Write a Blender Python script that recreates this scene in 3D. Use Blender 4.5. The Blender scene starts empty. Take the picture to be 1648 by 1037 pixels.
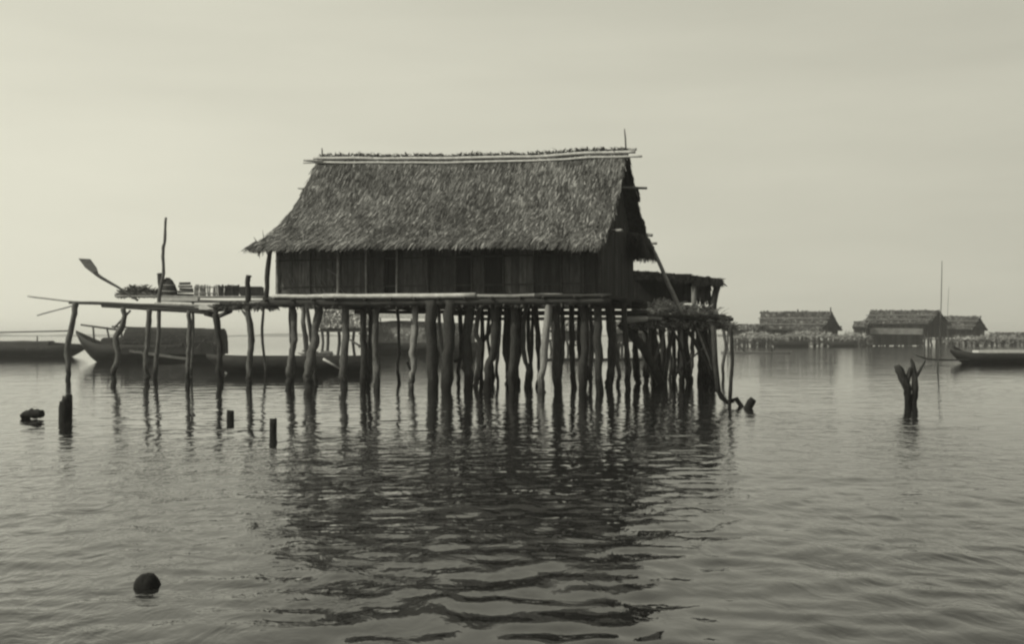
import bpy, math, random
from mathutils import Vector, noise
import numpy as np
random.seed(7)
R = math.radians
U = random.uniform
sc = bpy.context.scene
COL = sc.collection

# ---------------------------------------------------------------- camera
F = 1880.0; HC = 1.8; PX0 = 824.0; HOR = 540.0
cam_d = bpy.data.cameras.new('camera'); cam = bpy.data.objects.new('camera', cam_d); COL.objects.link(cam)
cam.location = (0, 0, HC); cam.rotation_euler = (R(90), 0, 0)
cam_d.sensor_width = 36.0; cam_d.sensor_fit = 'HORIZONTAL'
cam_d.lens = 36.0*F/1648.0; cam_d.shift_y = (HOR-518.5)/1648.0
cam_d.clip_start = 0.1; cam_d.clip_end = 9000
sc.camera = cam

# ---------------------------------------------------------------- light
SUN_AZ = math.atan2(-0.93, -0.38)      # horizontal direction towards the sun (x, y)
SUN_EL = R(43)
sd = Vector((-0.93, -0.38, 0)).normalized()*math.cos(SUN_EL) + Vector((0, 0, math.sin(SUN_EL)))
sun_d = bpy.data.lights.new('sun', 'SUN'); sun_d.energy = 3.4; sun_d.angle = R(0.6); sun_d.color = (1, .97, .80)
sun = bpy.data.objects.new('sun', sun_d); COL.objects.link(sun)
sun.rotation_euler = sd.to_track_quat('Z', 'Y').to_euler(); sun.location = (-30, 10, 40)
w = bpy.data.worlds.new('World'); sc.world = w; w.use_nodes = True
nt = w.node_tree; nt.nodes.clear()
sky = nt.nodes.new('ShaderNodeTexSky'); sky.sky_type = 'NISHITA'; sky.sun_disc = False
sky.sun_elevation = SUN_EL; sky.sun_rotation = math.atan2(sd.x, sd.y); sky.dust_density = 4.0; sky.air_density = 1.5
bw = nt.nodes.new('ShaderNodeRGBToBW')
mx = nt.nodes.new('ShaderNodeMix'); mx.data_type = 'FLOAT'; mx.inputs[0].default_value = 0.74; mx.inputs[3].default_value = 8.15
tint = nt.nodes.new('ShaderNodeMix'); tint.data_type = 'RGBA'; tint.blend_type = 'MULTIPLY'; tint.inputs[0].default_value = 1
tint.inputs[7].default_value = (1, .98, .81, 1)
bg = nt.nodes.new('ShaderNodeBackground'); bg.inputs[1].default_value = 0.1
wo = nt.nodes.new('ShaderNodeOutputWorld')
L = nt.links.new
# hazy air: the sky is brighter towards the sun's side, with faint uneven cloud veils
tc = nt.nodes.new('ShaderNodeTexCoord'); vm = nt.nodes.new('ShaderNodeVectorMath'); vm.operation = 'DOT_PRODUCT'; vm.inputs[1].default_value = (-.40, 0.0, -.42)
L(tc.outputs['Generated'], vm.inputs[0])
mpc = nt.nodes.new('ShaderNodeMapping'); mpc.inputs['Scale'].default_value = (2.2, 2.2, 14); mpc.inputs['Rotation'].default_value = (0, R(8), 0); L(tc.outputs['Generated'], mpc.inputs[0])
nc = nt.nodes.new('ShaderNodeTexNoise'); nc.inputs['Scale'].default_value = 1.3; nc.inputs['Detail'].default_value = 5; L(mpc.outputs[0], nc.inputs[0])
ma = nt.nodes.new('ShaderNodeMath'); ma.operation = 'MULTIPLY_ADD'; ma.inputs[1].default_value = .24; ma.inputs[2].default_value = .88; L(nc.outputs[0], ma.inputs[0])
mb_ = nt.nodes.new('ShaderNodeMath'); mb_.operation = 'ADD'; L(vm.outputs['Value'], mb_.inputs[0]); L(ma.outputs[0], mb_.inputs[1])
mc = nt.nodes.new('ShaderNodeMath'); mc.operation = 'MULTIPLY'; L(mx.outputs[0], mc.inputs[0]); L(mb_.outputs[0], mc.inputs[1])
L(sky.outputs[0], bw.inputs[0]); L(bw.outputs[0], mx.inputs[2]); L(mc.outputs[0], tint.inputs[6])
L(tint.outputs[2], bg.inputs[0]); L(bg.outputs[0], wo.inputs[0])
sc.view_settings.view_transform = 'Standard'; sc.view_settings.look = 'None'
sc.view_settings.exposure = 0.0; sc.view_settings.gamma = 1.0
sc.render.engine = 'CYCLES'
sc.cycles.max_bounces = 6; sc.cycles.glossy_bounces = 4; sc.cycles.transparent_max_bounces = 4; sc.cycles.volume_bounces = 2
sc.cycles.use_denoising = True
sc.cycles.pixel_filter_type = 'BLACKMAN_HARRIS'; sc.cycles.filter_width = 2.4

# ---------------------------------------------------------------- materials
def mat(name, base, var=0.5, scale=(6, 6, 6), rough=0.85, attr=False, wet=False, bump=0.3, bscale=None, spec=0.25, detail=6):
    m = bpy.data.materials.new(name); m.use_nodes = True
    t = m.node_tree; n = t.nodes; l = t.links.new
    b = n['Principled BSDF']; b.inputs['Roughness'].default_value = rough
    b.inputs['Specular IOR Level'].default_value = spec
    g = n.new('ShaderNodeNewGeometry')
    mp = n.new('ShaderNodeMapping'); mp.inputs['Scale'].default_value = scale
    l(g.outputs['Position'], mp.inputs[0])
    no = n.new('ShaderNodeTexNoise'); no.inputs['Scale'].default_value = 1; no.inputs['Detail'].default_value = detail; no.inputs['Roughness'].default_value = .65
    l(mp.outputs[0], no.inputs[0])
    mr = n.new('ShaderNodeMapRange'); mr.inputs[1].default_value = .3; mr.inputs[2].default_value = .7
    mr.inputs[3].default_value = base*(1-var); mr.inputs[4].default_value = base*(1+var)
    l(no.outputs[0], mr.inputs[0])
    out = mr.outputs[0]
    if attr:
        a = n.new('ShaderNodeAttribute'); a.attribute_name = 'shade'
        mu = n.new('ShaderNodeMath'); mu.operation = 'MULTIPLY'
        l(out, mu.inputs[0]); l(a.outputs['Fac'], mu.inputs[1]); out = mu.outputs[0]
    if wet:   # weed and damp below the tide mark
        sx = n.new('ShaderNodeSeparateXYZ'); l(g.outputs['Position'], sx.inputs[0])
        w2 = n.new('ShaderNodeMath'); w2.operation = 'MULTIPLY_ADD'; w2.inputs[1].default_value = 1.2
        l(no.outputs[0], w2.inputs[0]); l(sx.outputs['Z'], w2.inputs[2])
        r2 = n.new('ShaderNodeMapRange'); r2.inputs[1].default_value = .9; r2.inputs[2].default_value = 1.25; r2.inputs[3].default_value = .25; r2.inputs[4].default_value = 1
        l(w2.outputs[0], r2.inputs[0])
        mu = n.new('ShaderNodeMath'); mu.operation = 'MULTIPLY'; l(out, mu.inputs[0]); l(r2.outputs[0], mu.inputs[1]); out = mu.outputs[0]
    cb = n.new('ShaderNodeCombineColor')
    for i in range(3): l(out, cb.inputs[i])
    l(cb.outputs[0], b.inputs['Base Color'])
    if bump:
        bu = n.new('ShaderNodeBump'); bu.inputs['Strength'].default_value = bump; bu.inputs['Distance'].default_value = .03
        l(no.outputs[0], bu.inputs['Height']); l(bu.outputs[0], b.inputs['Normal'])
    return m
M = dict(
    thatch=mat('thatch', .075, .45, (2.2, 2.2, 2.2), .9, attr=True, bump=0),
    thatch_base=mat('thatch_base', .035, .5, (8, 8, 8), .95),
    thatch_far=mat('thatch_far', .07, .45, (1.2, 1.2, 1.2), .95, attr=True, bump=0),
    thatch_dark=mat('thatch_dark', .032, .5, (1.2, 1.2, 1.2), .95, attr=True, bump=0),
    thatch_pale=mat('thatch_pale', .2, .4, (1.2, 1.2, 1.2), .95, attr=True, bump=0),
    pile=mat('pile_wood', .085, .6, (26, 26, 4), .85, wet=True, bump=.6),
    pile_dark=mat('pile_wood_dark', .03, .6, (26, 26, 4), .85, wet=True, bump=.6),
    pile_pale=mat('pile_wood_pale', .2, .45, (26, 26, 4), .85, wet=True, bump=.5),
    bamboo=mat('bamboo', .42, .3, (5, 5, 5), .6, bump=.1),
    bamboo_grey=mat('bamboo_grey', .2, .4, (5, 5, 5), .7, bump=.2),
    wall=mat('wall_mat', .04, .5, (9, 9, 2), .9, attr=True, bump=.3),
    plank=mat('plank', .03, .5, (12, 12, 2), .85, attr=True, bump=.3),
    beam=mat('beam', .03, .5, (3, 3, 10), .85),
    pale=mat('pale_board', .5, .25, (4, 4, 4), .8, bump=.1),
    debris=mat('debris', .10, .6, (3, 3, 3), .95, attr=True, bump=0),
    hull=mat('hull', .018, .5, (2, 2, 8), .7, bump=.2),
    hull_grey=mat('hull_grey', .12, .4, (2, 2, 8), .8, bump=.2),
    farwood=mat('farwood', .055, .5, (1, 1, 1), .9, attr=True, bump=0),
    shore=mat('shore_green', .05, .5, (.05, .05, .05), .95, bump=0),
)
# water
mw = bpy.data.materials.new('water'); mw.use_nodes = True; t = mw.node_tree; n = t.nodes; l = t.links.new
b = n['Principled BSDF']; b.inputs['Base Color'].default_value = (.012, .012, .012, 1); b.inputs['Roughness'].default_value = .01; b.inputs['IOR'].default_value = 1.35
g = n.new('ShaderNodeNewGeometry')
def wave(scale, rot, detail, dist=0.0, rough=.5):
    mp = n.new('ShaderNodeMapping'); mp.inputs['Scale'].default_value = scale; mp.inputs['Rotation'].default_value = (0, 0, R(rot))
    l(g.outputs['Position'], mp.inputs[0])
    q = n.new('ShaderNodeTexNoise'); q.inputs['Scale'].default_value = 1; q.inputs['Detail'].default_value = detail; q.inputs['Roughness'].default_value = rough
    q.inputs['Distortion'].default_value = dist
    l(mp.outputs[0], q.inputs[0]); return q.outputs[0]
def scaled(o, k):
    q = n.new('ShaderNodeMath'); q.operation = 'MULTIPLY'; q.inputs[1].default_value = k; l(o, q.inputs[0]); return q.outputs[0]
def add(a, c):
    q = n.new('ShaderNodeMath'); q.operation = 'ADD'; l(a, q.inputs[0]); l(c, q.inputs[1]); return q.outputs[0]
# gust patches where the small ripples are livelier
gm = n.new('ShaderNodeMapRange'); gm.inputs[1].default_value = .38; gm.inputs[2].default_value = .62; gm.inputs[3].default_value = .25; gm.inputs[4].default_value = 1.5
l(wave((.10, .07, 1), 20, 2), gm.inputs[0])
fine = add(scaled(wave((2.6, 1.7, 1), 35, 4, 1.2), .013), scaled(wave((8, 5, 1), -25, 2, .5), .0028))
gg = n.new('ShaderNodeMath'); gg.operation = 'MULTIPLY'; l(fine, gg.inputs[0]); l(gm.outputs[0], gg.inputs[1])
far_waves = add(scaled(wave((.36, 1.0, 1), 8, 1), .06), scaled(wave((.75, 1.7, 1), -14, 2, 1.2), .020))
sp = n.new('ShaderNodeSeparateXYZ'); l(g.outputs['Position'], sp.inputs[0])
def by_y(y0, y1, v0, v1):
    q = n.new('ShaderNodeMapRange'); q.interpolation_type = 'SMOOTHSTEP'
    for i, v in enumerate((y0, y1, v0, v1)): q.inputs[i+1].default_value = v
    l(sp.outputs['Y'], q.inputs[0]); return q.outputs[0]
def times(a, c):
    q = n.new('ShaderNodeMath'); q.operation = 'MULTIPLY'; l(a, q.inputs[0]); l(c, q.inputs[1]); return q.outputs[0]
# this side of the houses the waves are modelled; the bump carries only the finest ripples here, and the low waves of the calm water beyond
h = add(times(far_waves, by_y(34, 56, 0, .30)), times(gg.outputs[0], by_y(8, 40, 1.9, .35)))
l(by_y(25, 200, .015, .10), b.inputs['Roughness'])
bu = n.new('ShaderNodeBump'); bu.inputs['Strength'].default_value = 1; bu.inputs['Distance'].default_value = 1.0
l(h, bu.inputs['Height']); l(bu.outputs[0], b.inputs['Normal'])
M['water'] = mw

# ---------------------------------------------------------------- helpers
def W(px, py, Y): return Vector(((px-PX0)/F*Y, Y, HC+(HOR-py)/F*Y))
def G(px, Y, z): return Vector(((px-PX0)/F*Y, Y, z))
def root_loc(o):
    v = Vector((0, 0, 0))
    while o: v += o.location; o = o.parent
    return v
def tag(o, label=None, cat=None, group=None, kind=None):
    for k, v in (('label', label), ('category', cat), ('group', group), ('kind', kind)):
        if v: o[k] = v
    return o
def thing(name, loc, label, cat, group=None):
    o = bpy.data.objects.new(name, None); o.location = loc; o.empty_display_size = .3; COL.objects.link(o)
    return tag(o, label, cat, group)
class MB:
    def __init__(s): s.v = []; s.f = []; s.a = []; s.sm = []
    def add(s, vs, fs, sh=1.0, smooth=False):
        k = len(s.v); s.v += [tuple(p) for p in vs]; s.f += [tuple(i+k for i in f) for f in fs]
        s.a += [sh]*len(vs); s.sm += [smooth]*len(fs); return s
    def box(s, a, c, w_, h_, sh=1.0, up=Vector((0, 0, 1))):
        a = Vector(a); c = Vector(c); d = (c-a)
        if d.length < 1e-6: return s
        d.normalize(); x = d.cross(up)
        if x.length < 1e-3: x = d.cross(Vector((0, 1, 0)))
        x.normalize(); y = x.cross(d).normalized()
        x = x*w_/2; y = y*h_/2
        vs = [a-x-y, a+x-y, a+x+y, a-x+y, c-x-y, c+x-y, c+x+y, c-x+y]
        return s.add(vs, [(0, 1, 2, 3), (7, 6, 5, 4), (4, 5, 1, 0), (5, 6, 2, 1), (6, 7, 3, 2), (7, 4, 0, 3)], sh)
    def tube(s, pts, rad, n_=8, wob=0.0, seed=None, sub=4, knots=0.0):
        pts = [Vector(p) for p in pts]
        if not isinstance(rad, (list, tuple)): rad = [rad]*len(pts)
        if seed is None: seed = U(0, 99)
        P = []; Q = []
        m = len(pts)
        for i in range(m-1):
            p0 = pts[max(i-1, 0)]; p1 = pts[i]; p2 = pts[i+1]; p3 = pts[min(i+2, m-1)]
            for j in range(sub):
                q = j/sub
                P.append(.5*((2*p1)+(p2-p0)*q+(2*p0-5*p1+4*p2-p3)*q*q+(3*p1-p0-3*p2+p3)*q**3)); Q.append(rad[i]*(1-q)+rad[i+1]*q)
        P.append(pts[-1]); Q.append(rad[-1])
        vs = []; x = None
        for i, p in enumerate(P):
            d = (P[min(i+1, len(P)-1)]-P[max(i-1, 0)]).normalized()
            if x is None:
                x = d.cross(Vector((0.3, 1, .1)));
                if x.length < .1: x = d.cross(Vector((1, 0, 0)))
            x = (x-d*x.dot(d)).normalized(); y = d.cross(x)
            off = noise.noise_vector(Vector((i*.55, seed, 0)))*wob if 0 < i < len(P)-1 else Vector((0, 0, 0))
            for k in range(n_):
                a = 2*math.pi*k/n_
                r = Q[i]*(1+knots*noise.noise(Vector((math.cos(a)*1.3+seed, math.sin(a)*1.3, i*.7))))
                vs.append(p+off+(x*math.cos(a)+y*math.sin(a))*r)
        fs = []
        for i in range(len(P)-1):
            for k in range(n_):
                fs.append((i*n_+k, i*n_+(k+1) % n_, (i+1)*n_+(k+1) % n_, (i+1)*n_+k))
        fs.append(tuple(range(n_-1, -1, -1))); fs.append(tuple((len(P)-1)*n_+k for k in range(n_)))
        return s.add(vs, fs, 1.0, True)
    def blade(s, p, q, side, w_, sh, lift):
        m = (p+q)/2+lift
        return s.add([p-side*w_*.5, p+side*w_*.5, m+side*w_*.55, m-side*w_*.55, q+side*w_*.22, q-side*w_*.22],
                     [(0, 1, 2, 3), (3, 2, 4, 5)], sh)
    def build(s, name, m, parent=None, loc=None):
        me = bpy.data.meshes.new(name)
        off = root_loc(parent) if parent else Vector(loc or (0, 0, 0))
        me.from_pydata([(x-off.x, y-off.y, z-off.z) for x, y, z in s.v], [], s.f)
        me.materials.append(M[m] if isinstance(m, str) else m)
        me.polygons.foreach_set('use_smooth', s.sm)
        at = me.attributes.new('shade', 'FLOAT', 'POINT'); at.data.foreach_set('value', s.a)
        me.update()
        o = bpy.data.objects.new(name, me); COL.objects.link(o)
        if parent: o.parent = parent
        else: o.location = off
        return o
def basez(Y): return HOR+HC*F/Y

# ---------------------------------------------------------------- setting
def grid_sheet(name, x0, x1, y0, y1, z, m):
    me = bpy.data.meshes.new(name); me.from_pydata([(x0, y0, z), (x1, y0, z), (x1, y1, z), (x0, y1, z)], [], [(0, 1, 2, 3)])
    me.materials.append(m); o = bpy.data.objects.new(name, me); COL.objects.link(o); return o
def make_water():
    rng = np.random.RandomState(11)
    xs = np.arange(-24, 24.01, .07); ys = [4.0]
    while ys[-1] < 54: ys.append(ys[-1]+.05+.08*min(1, max(0, (ys[-1]-10)/35)))
    ys = np.array(ys); X, Yy = np.meshgrid(xs, ys); Z = np.zeros_like(X)
    calm = np.interp(Yy, [4, 12, 24, 40, 54], [1.25, 1.15, .80, .50, .0])
    gust = .75+.45*(np.sin(X*.19+.11*Yy+1)+np.sin(X*.083-.17*Yy+2.2)+np.sin(.27*X+.05*Yy))/3
    for i in range(90):
        lam = .24*(3.0/.24)**(i/89.0); k = 2*math.pi/lam
        spread = np.interp(lam, [.24, 1, 3], [62, 42, 16]); th = math.radians(rng.normal(-7, spread))
        slope = np.interp(lam, [.24, .5, 1, 3], [.0145, .0100, .0040, .0025])
        ph = k*(X*math.sin(th)+Yy*math.cos(th))+rng.uniform(0, 6.28)
        env = .5+.8*(.5+.5*np.sin(X*rng.uniform(-.5, .5)+Yy*rng.uniform(-.35, .35)+rng.uniform(0, 6.28)))
        fade = np.clip((lam-.12-.007*Yy)/.14, 0, 1)
        mask = gust if lam < 1 else 1.0
        Z += slope/k*np.sin(ph)*env*fade*mask*(1.0 if lam < 1.2 else np.interp(Yy, [4, 9, 16, 30], [1.6, 1.35, .9, .6]))
    Z *= calm*np.clip((24-abs(X))/3, 0, 1)*np.clip((Yy-4)/1.0, 0, 1)
    ny, nx = X.shape
    v = np.stack([X, Yy, Z], -1).reshape(-1, 3)
    idx = np.arange(ny*nx).reshape(ny, nx)
    f = np.stack([idx[:-1, :-1], idx[:-1, 1:], idx[1:, 1:], idx[1:, :-1]], -1).reshape(-1, 4)
    x0, x1, y0, y1 = xs[0], xs[-1], ys[0], ys[-1]; nb = len(v)
    ex = np.array([(x, y, 0) for y in (-60, y0, y1, 3000) for x in (-2500, x0, x1, 2500)], float)
    v = np.concatenate([v, ex])
    for j in range(3):
        for i in range(3):
            if i == 1 and j == 1: continue
            a = nb+j*4+i; f = np.concatenate([f, [[a, a+1, a+5, a+4]]])
    me = bpy.data.meshes.new('water'); me.vertices.add(len(v)); me.vertices.foreach_set('co', v.ravel())
    me.loops.add(f.size); me.loops.foreach_set('vertex_index', f.ravel().astype(np.int32))
    me.polygons.add(len(f)); me.polygons.foreach_set('loop_start', np.arange(0, f.size, 4, dtype=np.int32)); me.polygons.foreach_set('loop_total', np.full(len(f), 4, np.int32))
    me.polygons.foreach_set('use_smooth', [True]*len(f)); me.update(calc_edges=True); me.validate()
    me.materials.append(M['water']); o = bpy.data.objects.new('water', me); COL.objects.link(o); return o
tag(make_water(), kind='structure')
# far low shore
mb = MB(); N = 240; vs = []
for i in range(N+1):
    x = -1500+3000*i/N
    hgt = 3.2+2.6*noise.noise(Vector((x*.012, 3, 0)))+1.2*noise.noise(Vector((x*.06, 9, 0)))
    hgt = max(.6, hgt)
    vs += [(x, 1500, -.6), (x, 1512, hgt*.8), (x, 1540, hgt), (x, 1640, -.6)]
fs = [(4*i+j, 4*(i+1)+j, 4*(i+1)+j+1, 4*i+j+1) for i in range(N) for j in range(3)]
tag(mb.add(vs, fs).build('far_shore', 'shore'), kind='structure')

# ---------------------------------------------------------------- thatch roofs
def lerp(a, c, q): return a+(c-a)*q
def slope_blades(mb, S, courses, per, ln, wd, t1=1.05, base_sh=1.0, seed=0, lift=.05, droop=.12):
    """thatch leaves laid in courses on the surface S(s, t)"""
    rnd = random.Random(seed)
    for c in range(courses):
        t0 = (c+.0)/courses*1.0
        for k in range(per):
            s_ = (k+rnd.random())/per
            tt = min(max(t0+rnd.uniform(-.02, .02), 0), .985)
            p = S(s_, tt); e = 1e-3
            dt = (S(s_, tt+e)-S(s_, tt)); dt.normalize()
            ds = (S(min(s_+e, 1), tt)-S(min(s_+e, 1)-e, tt)); ds.normalize()
            nr = ds.cross(dt)
            if nr.z < 0: nr = -nr
            le = ln*rnd.uniform(.6, 1.3)
            d = (dt+ds*rnd.gauss(0, .16)).normalized()
            q = p+d*le+nr*rnd.uniform(-.02, lift)
            if tt > .9: q.z -= rnd.uniform(0, droop)
            cl = 1+.4*noise.noise(Vector((p.x*.45, p.z*.6, seed+9)))+.6*noise.noise(Vector((p.x*1.5, p.z*1.2, seed)))+.35*noise.noise(Vector((p.x*4, p.z*5, seed+5)))
            sh = base_sh*cl*math.exp(rnd.gauss(0, .62))
            mb.blade(p+nr*.012, q, (ds+nr*rnd.uniform(-.35, .35)).normalized(), wd*rnd.uniform(.6, 1.3), min(sh, 3.4), nr*rnd.uniform(0, lift*1.4))
def shell(mb, S, ns, nt_, th):
    top = [[S(i/ns, j/nt_) for j in range(nt_+1)] for i in range(ns+1)]
    vs = []; fs = []
    for i in range(ns+1):
        for j in range(nt_+1): vs.append(top[i][j])
    k = len(vs)
    for i in range(ns+1):
        for j in range(nt_+1): vs.append(top[i][j]-Vector((0, 0, th)))
    I = lambda i, j: i*(nt_+1)+j
    for i in range(ns):
        for j in range(nt_):
            fs.append((I(i, j), I(i+1, j), I(i+1, j+1), I(i, j+1)))
            fs.append((k+I(i, j+1), k+I(i+1, j+1), k+I(i+1, j), k+I(i, j)))
    for j in range(nt_):
        for i in (0, ns): fs.append((I(i, j), I(i, j+1), k+I(i, j+1), k+I(i, j)))
    for i in range(ns):
        for j in (0, nt_): fs.append((I(i, j), I(i+1, j), k+I(i+1, j), k+I(i, j)))
    mb.add(vs, fs, 1.0, True)

# ---------------------------------------------------------------- the big house
O = Vector((-8.17, 40.0, 0)); UH = Vector((.952, -.306, 0)); VH = Vector((.306, .952, 0))
def H(u, v, z): return O+UH*u+VH*v+Vector((0, 0, z))
FL = 3.08; LEN = 11.75; DEP = 5.8
def ux(px, v):      # length coordinate at which the picture column px crosses the plane of depth v
    k = (px-PX0)/F; return (k*(O.y+VH.y*v)-(O.x+VH.x*v))/(UH.x-k*UH.y)
house = thing('stilt_house', H(LEN/2, DEP/2, 0), 'large thatched house on crooked wooden piles, standing in the water in the middle', 'house')
sagf = lambda s: -.12*math.sin(math.pi*s)
def zprof(t): return t+.13*math.sin(math.pi*min(t, 1))-(0.02 if t > .9 else 0)
def S_front(s, t):
    ul = .28-.80*max(t, 0)**1.75; ur = 11.72-.05*t+.0
    zr = lerp(8.36, 8.02, s)+sagf(s); ze = lerp(4.72, 4.50, s)+.10*math.sin(math.pi*s)
    v = lerp(2.9, -.8, t); z = zr-(zr-ze)*zprof(t)
    p = H(lerp(ul, ur, s), v, z)
    p.z += .05*noise.noise(Vector((p.x*.9, p.z*1.4, 1)))
    return p
def S_rear(s, t):
    ul = .28-.80*max(t, 0)**1.75; ur = 11.72+.16*t
    zr = lerp(8.36, 8.02, s)+sagf(s); ze = 4.72
    v = lerp(2.9, 6.7, t); z = zr-(zr-ze)*zprof(t)
    return H(lerp(ul, ur, s), v, z)
mb = MB(); shell(mb, S_front, 40, 16, .10); shell(mb, S_rear, 30, 12, .10)
roof = mb.build('roof', 'thatch_base', house)
mb = MB(); slope_blades(mb, S_front, 50, 460, .46, .036, seed=3, lift=.03, droop=.06)
for S, sd_ in ((S_rear, 5),): slope_blades(mb, S, 20, 90, .45, .16, seed=sd_)
# leaves along the gable edges and the ragged eave
for S, ss in ((S_front, 1.0), (S_rear, 1.0), (S_front, 0.0), (S_rear, 0.0)):
    for k in range(240):
        tt = U(.02, 1.0); p = S(ss, tt); d = (S(ss, min(tt+.01, 1.05))-S(ss, tt)).normalized()
        out = UH*(1 if ss else -1)
        q = p+d*U(.1, .25)+out*U(-.02, .07)+Vector((0, 0, U(-.10, .02)))
        mb.blade(p, q, (VH+Vector((0, 0, U(-.5, .5)))).normalized(), U(.04, .09), U(.4, 1.3), Vector((0, 0, 0)))
for S in (S_front, S_rear):
    for k in range(3000 if S is S_front else 400):
        s_ = U(0, 1); p = S(s_, U(.955, 1.0))-Vector((0, 0, U(0, .09)))
        mb.blade(p, p+UH*U(-.05, .05)+VH*U(-.09, .02)-Vector((0, 0, U(.04, .20 if random.random() < .85 else .34))), UH, U(.02, .05), U(.35, 1.5), Vector((0, 0, 0)))
mb.build('thatch', 'thatch', roof)
# ridge cap of ragged leaves
mb = MB()
for k in range(1300):
    s_ = U(0, 1); p = S_front(s_, 0); sg = random.choice((-1, 1))
    a = p+Vector((0, 0, U(-.02, .05)))+VH*U(-.06, .06)
    q = a+VH*sg*U(.02, .2)+UH*U(-.22, .22)+Vector((0, 0, U(-.12, .13)))
    mb.blade(a, q, UH, U(.02, .06), U(.3, 1.4), Vector((0, 0, .03)))
mb.build('ridge_cap', 'thatch', roof)
def on_roof(px_u, t, off=.07):
    return px_u
def ridge_pole(t, u0, u1, r, dz, m='bamboo'):
    mb = MB(); pts = []
    for i in range(15):
        q = i/14; u = lerp(u0, u1, q); s_ = min(max((u-.28)/(11.44), 0), 1)
        p = S_front(s_, t); e = H(u, 0, 0)-H(lerp(.28, 11.7, s_), 0, 0)
        pts.append(p+e-VH*.07+Vector((0, 0, dz+.005*math.sin(i*1.7))))
    mb.tube(pts, r, 8, .004); mb.build('ridge_pole', m, roof)
ridge_pole(.022, .1, 12.0, .052, .03)
ridge_pole(.055, -.25, 12.25, .038, .02, 'bamboo')
for (a, c, r) in ((W(519, 252, 42.7), W(518, 238, 42.7), .03), (W(1008, 240, 39.2), W(1005, 207, 39.2), .028)):
    MB().tube([a-Vector((0, 0, .3)), (a+c)/2, c], [r, r, r*.5], 6, .01).build('ridge_spike', 'pile', roof)
for (a, c, r) in ((W(985, 301, 40.2), W(1041, 303, 39.6), .045), (W(1003, 242, 39.3), W(1024, 240, 39), .045),
                  (W(500, 304, 41.8), W(480, 303, 42.2), .03), (W(520, 259, 42.2), W(489, 258, 42.6), .035),
                  (W(980, 372, 37.3), W(1001, 371, 36.6), .05), (W(1020, 392, 43), W(1057, 392, 42.6), .05), (W(1020, 375, 43), W(1050, 379, 42.7), .06)):
    MB().tube([a, (a+c)/2, c], r, 7, .01).build('purlin_end', 'bamboo_grey', roof)
# thick thatch bundle at the rear end of the right gable
mb = MB()
mb.box(H(11.45, 4.6, 5.15), H(11.45, 6.5, 4.92), .5, .5)
for k in range(1500):
    p = H(U(11.0, 11.9), U(4.4, 6.75), 0); q_ = max(0, (p-H(11.4, 2.9, 0)).dot(VH)/3.8)
    top = 8.02-(8.02-4.8)*zprof(min(q_, 1))
    p.z = U(4.8, max(4.85, min(top, 5.4))); d = UH*U(-.05, .16)+VH*U(-.05, .2)-Vector((0, 0, U(.15, .4)))
    mb.blade(p, p+d, VH, U(.08, .16), U(.2, .6), UH*.02)
mb.build('gable_thatch', 'thatch', roof)
# gables
for u, nm in ((11.3, 'gable'), (.55, 'gable')):
    mb = MB(); K = 26
    for i in range(K):
        v0 = DEP*i/K; v1 = DEP*(i+.94)/K; vm = (v0+v1)/2
        t_ = (2.9-vm)/3.7 if vm < 2.9 else (vm-2.9)/3.8
        zt = 8.1-(8.1-4.75)*zprof(abs(t_))-.16
        o_ = U(0, .02)
        mb.box(H(u+o_, vm, 4.6), H(u+o_, vm, max(zt, 4.65)), .03, v1-v0, U(.5, 1.3), up=VH)
    mb.build('gable', 'wall', house)
# front wall: panels between battens
bat = [447, 500, 545, 590, 618, 640, 690, 735, 760, 780, 812, 860, 905, 940, 968]
def roof_z(u, v=0.0):
    return 5.0
for i in range(len(bat)-1):
    u0 = ux(bat[i], 0); u1 = ux(bat[i+1], 0); mb = MB(); kind = i % 3
    K = max(3, int((u1-u0)/(.11 if kind != 1 else .2)))
    psh = (1.9, 1.5, 1.3, .9, .2, 1.2, .7, .2, 1.1, .25, 1.3, .6, .9, .5)[i]*U(.9, 1.1)  # the darkest panels paint in the shade of wall openings
    mb.box(H(u0, .06, (FL+4.8)/2), H(u1, .06, (FL+4.8)/2), .02, 1.7, .5, up=Vector((0, 0, 1)))
    for k in range(K):
        a = lerp(u0, u1, k/K); c = lerp(u0, u1, (k+.93)/K); o_ = U(-.012, .012)
        mb.box(H((a+c)/2, o_, FL+.06), H((a+c)/2, o_, 4.82), c-a, .025, psh*U(.7, 1.35), up=VH)
    if i < 2:   # pale diagonal strips that paint in the lit patches on the wall
        for k in range(16):
            a = H(U(u0, u1), -.03, FL+U(.1, 1.0)); mb.box(a, a+UH*U(.15, .45)-Vector((0, 0, U(.2, .55))), .012, .03, U(1.5, 3.2))
    mb.build('wall_panel', 'wall', house)
for i, px in enumerate(bat):
    u = ux(px, 0)+U(-.02, .02); r = .035+.02*(px in (447, 545, 968))
    m = 'bamboo_grey' if px == 447 else ('bamboo_grey' if px in (545, 640, 590) else 'beam')
    MB().tube([H(u, -.06, FL-.05), H(u+U(-.02, .02), -.06, 4.1), H(u, -.05, 4.8)], r, 7, .01).build('batten', m, house)
MB().tube([H(ux(428, -.1), -.1, FL-.1), H(ux(431, -.1), -.1, 4.0), H(ux(436, -.1), -.1, 5.0)], [.09, .085, .09], 8, .02, knots=.3).build('corner_post', 'beam', house)
for z in (FL+.35, 4.35):
    MB().box(H(.1, -.03, z), H(LEN-.5, -.03, z), .03, .05).build('wall_rail', 'beam', house)
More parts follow.
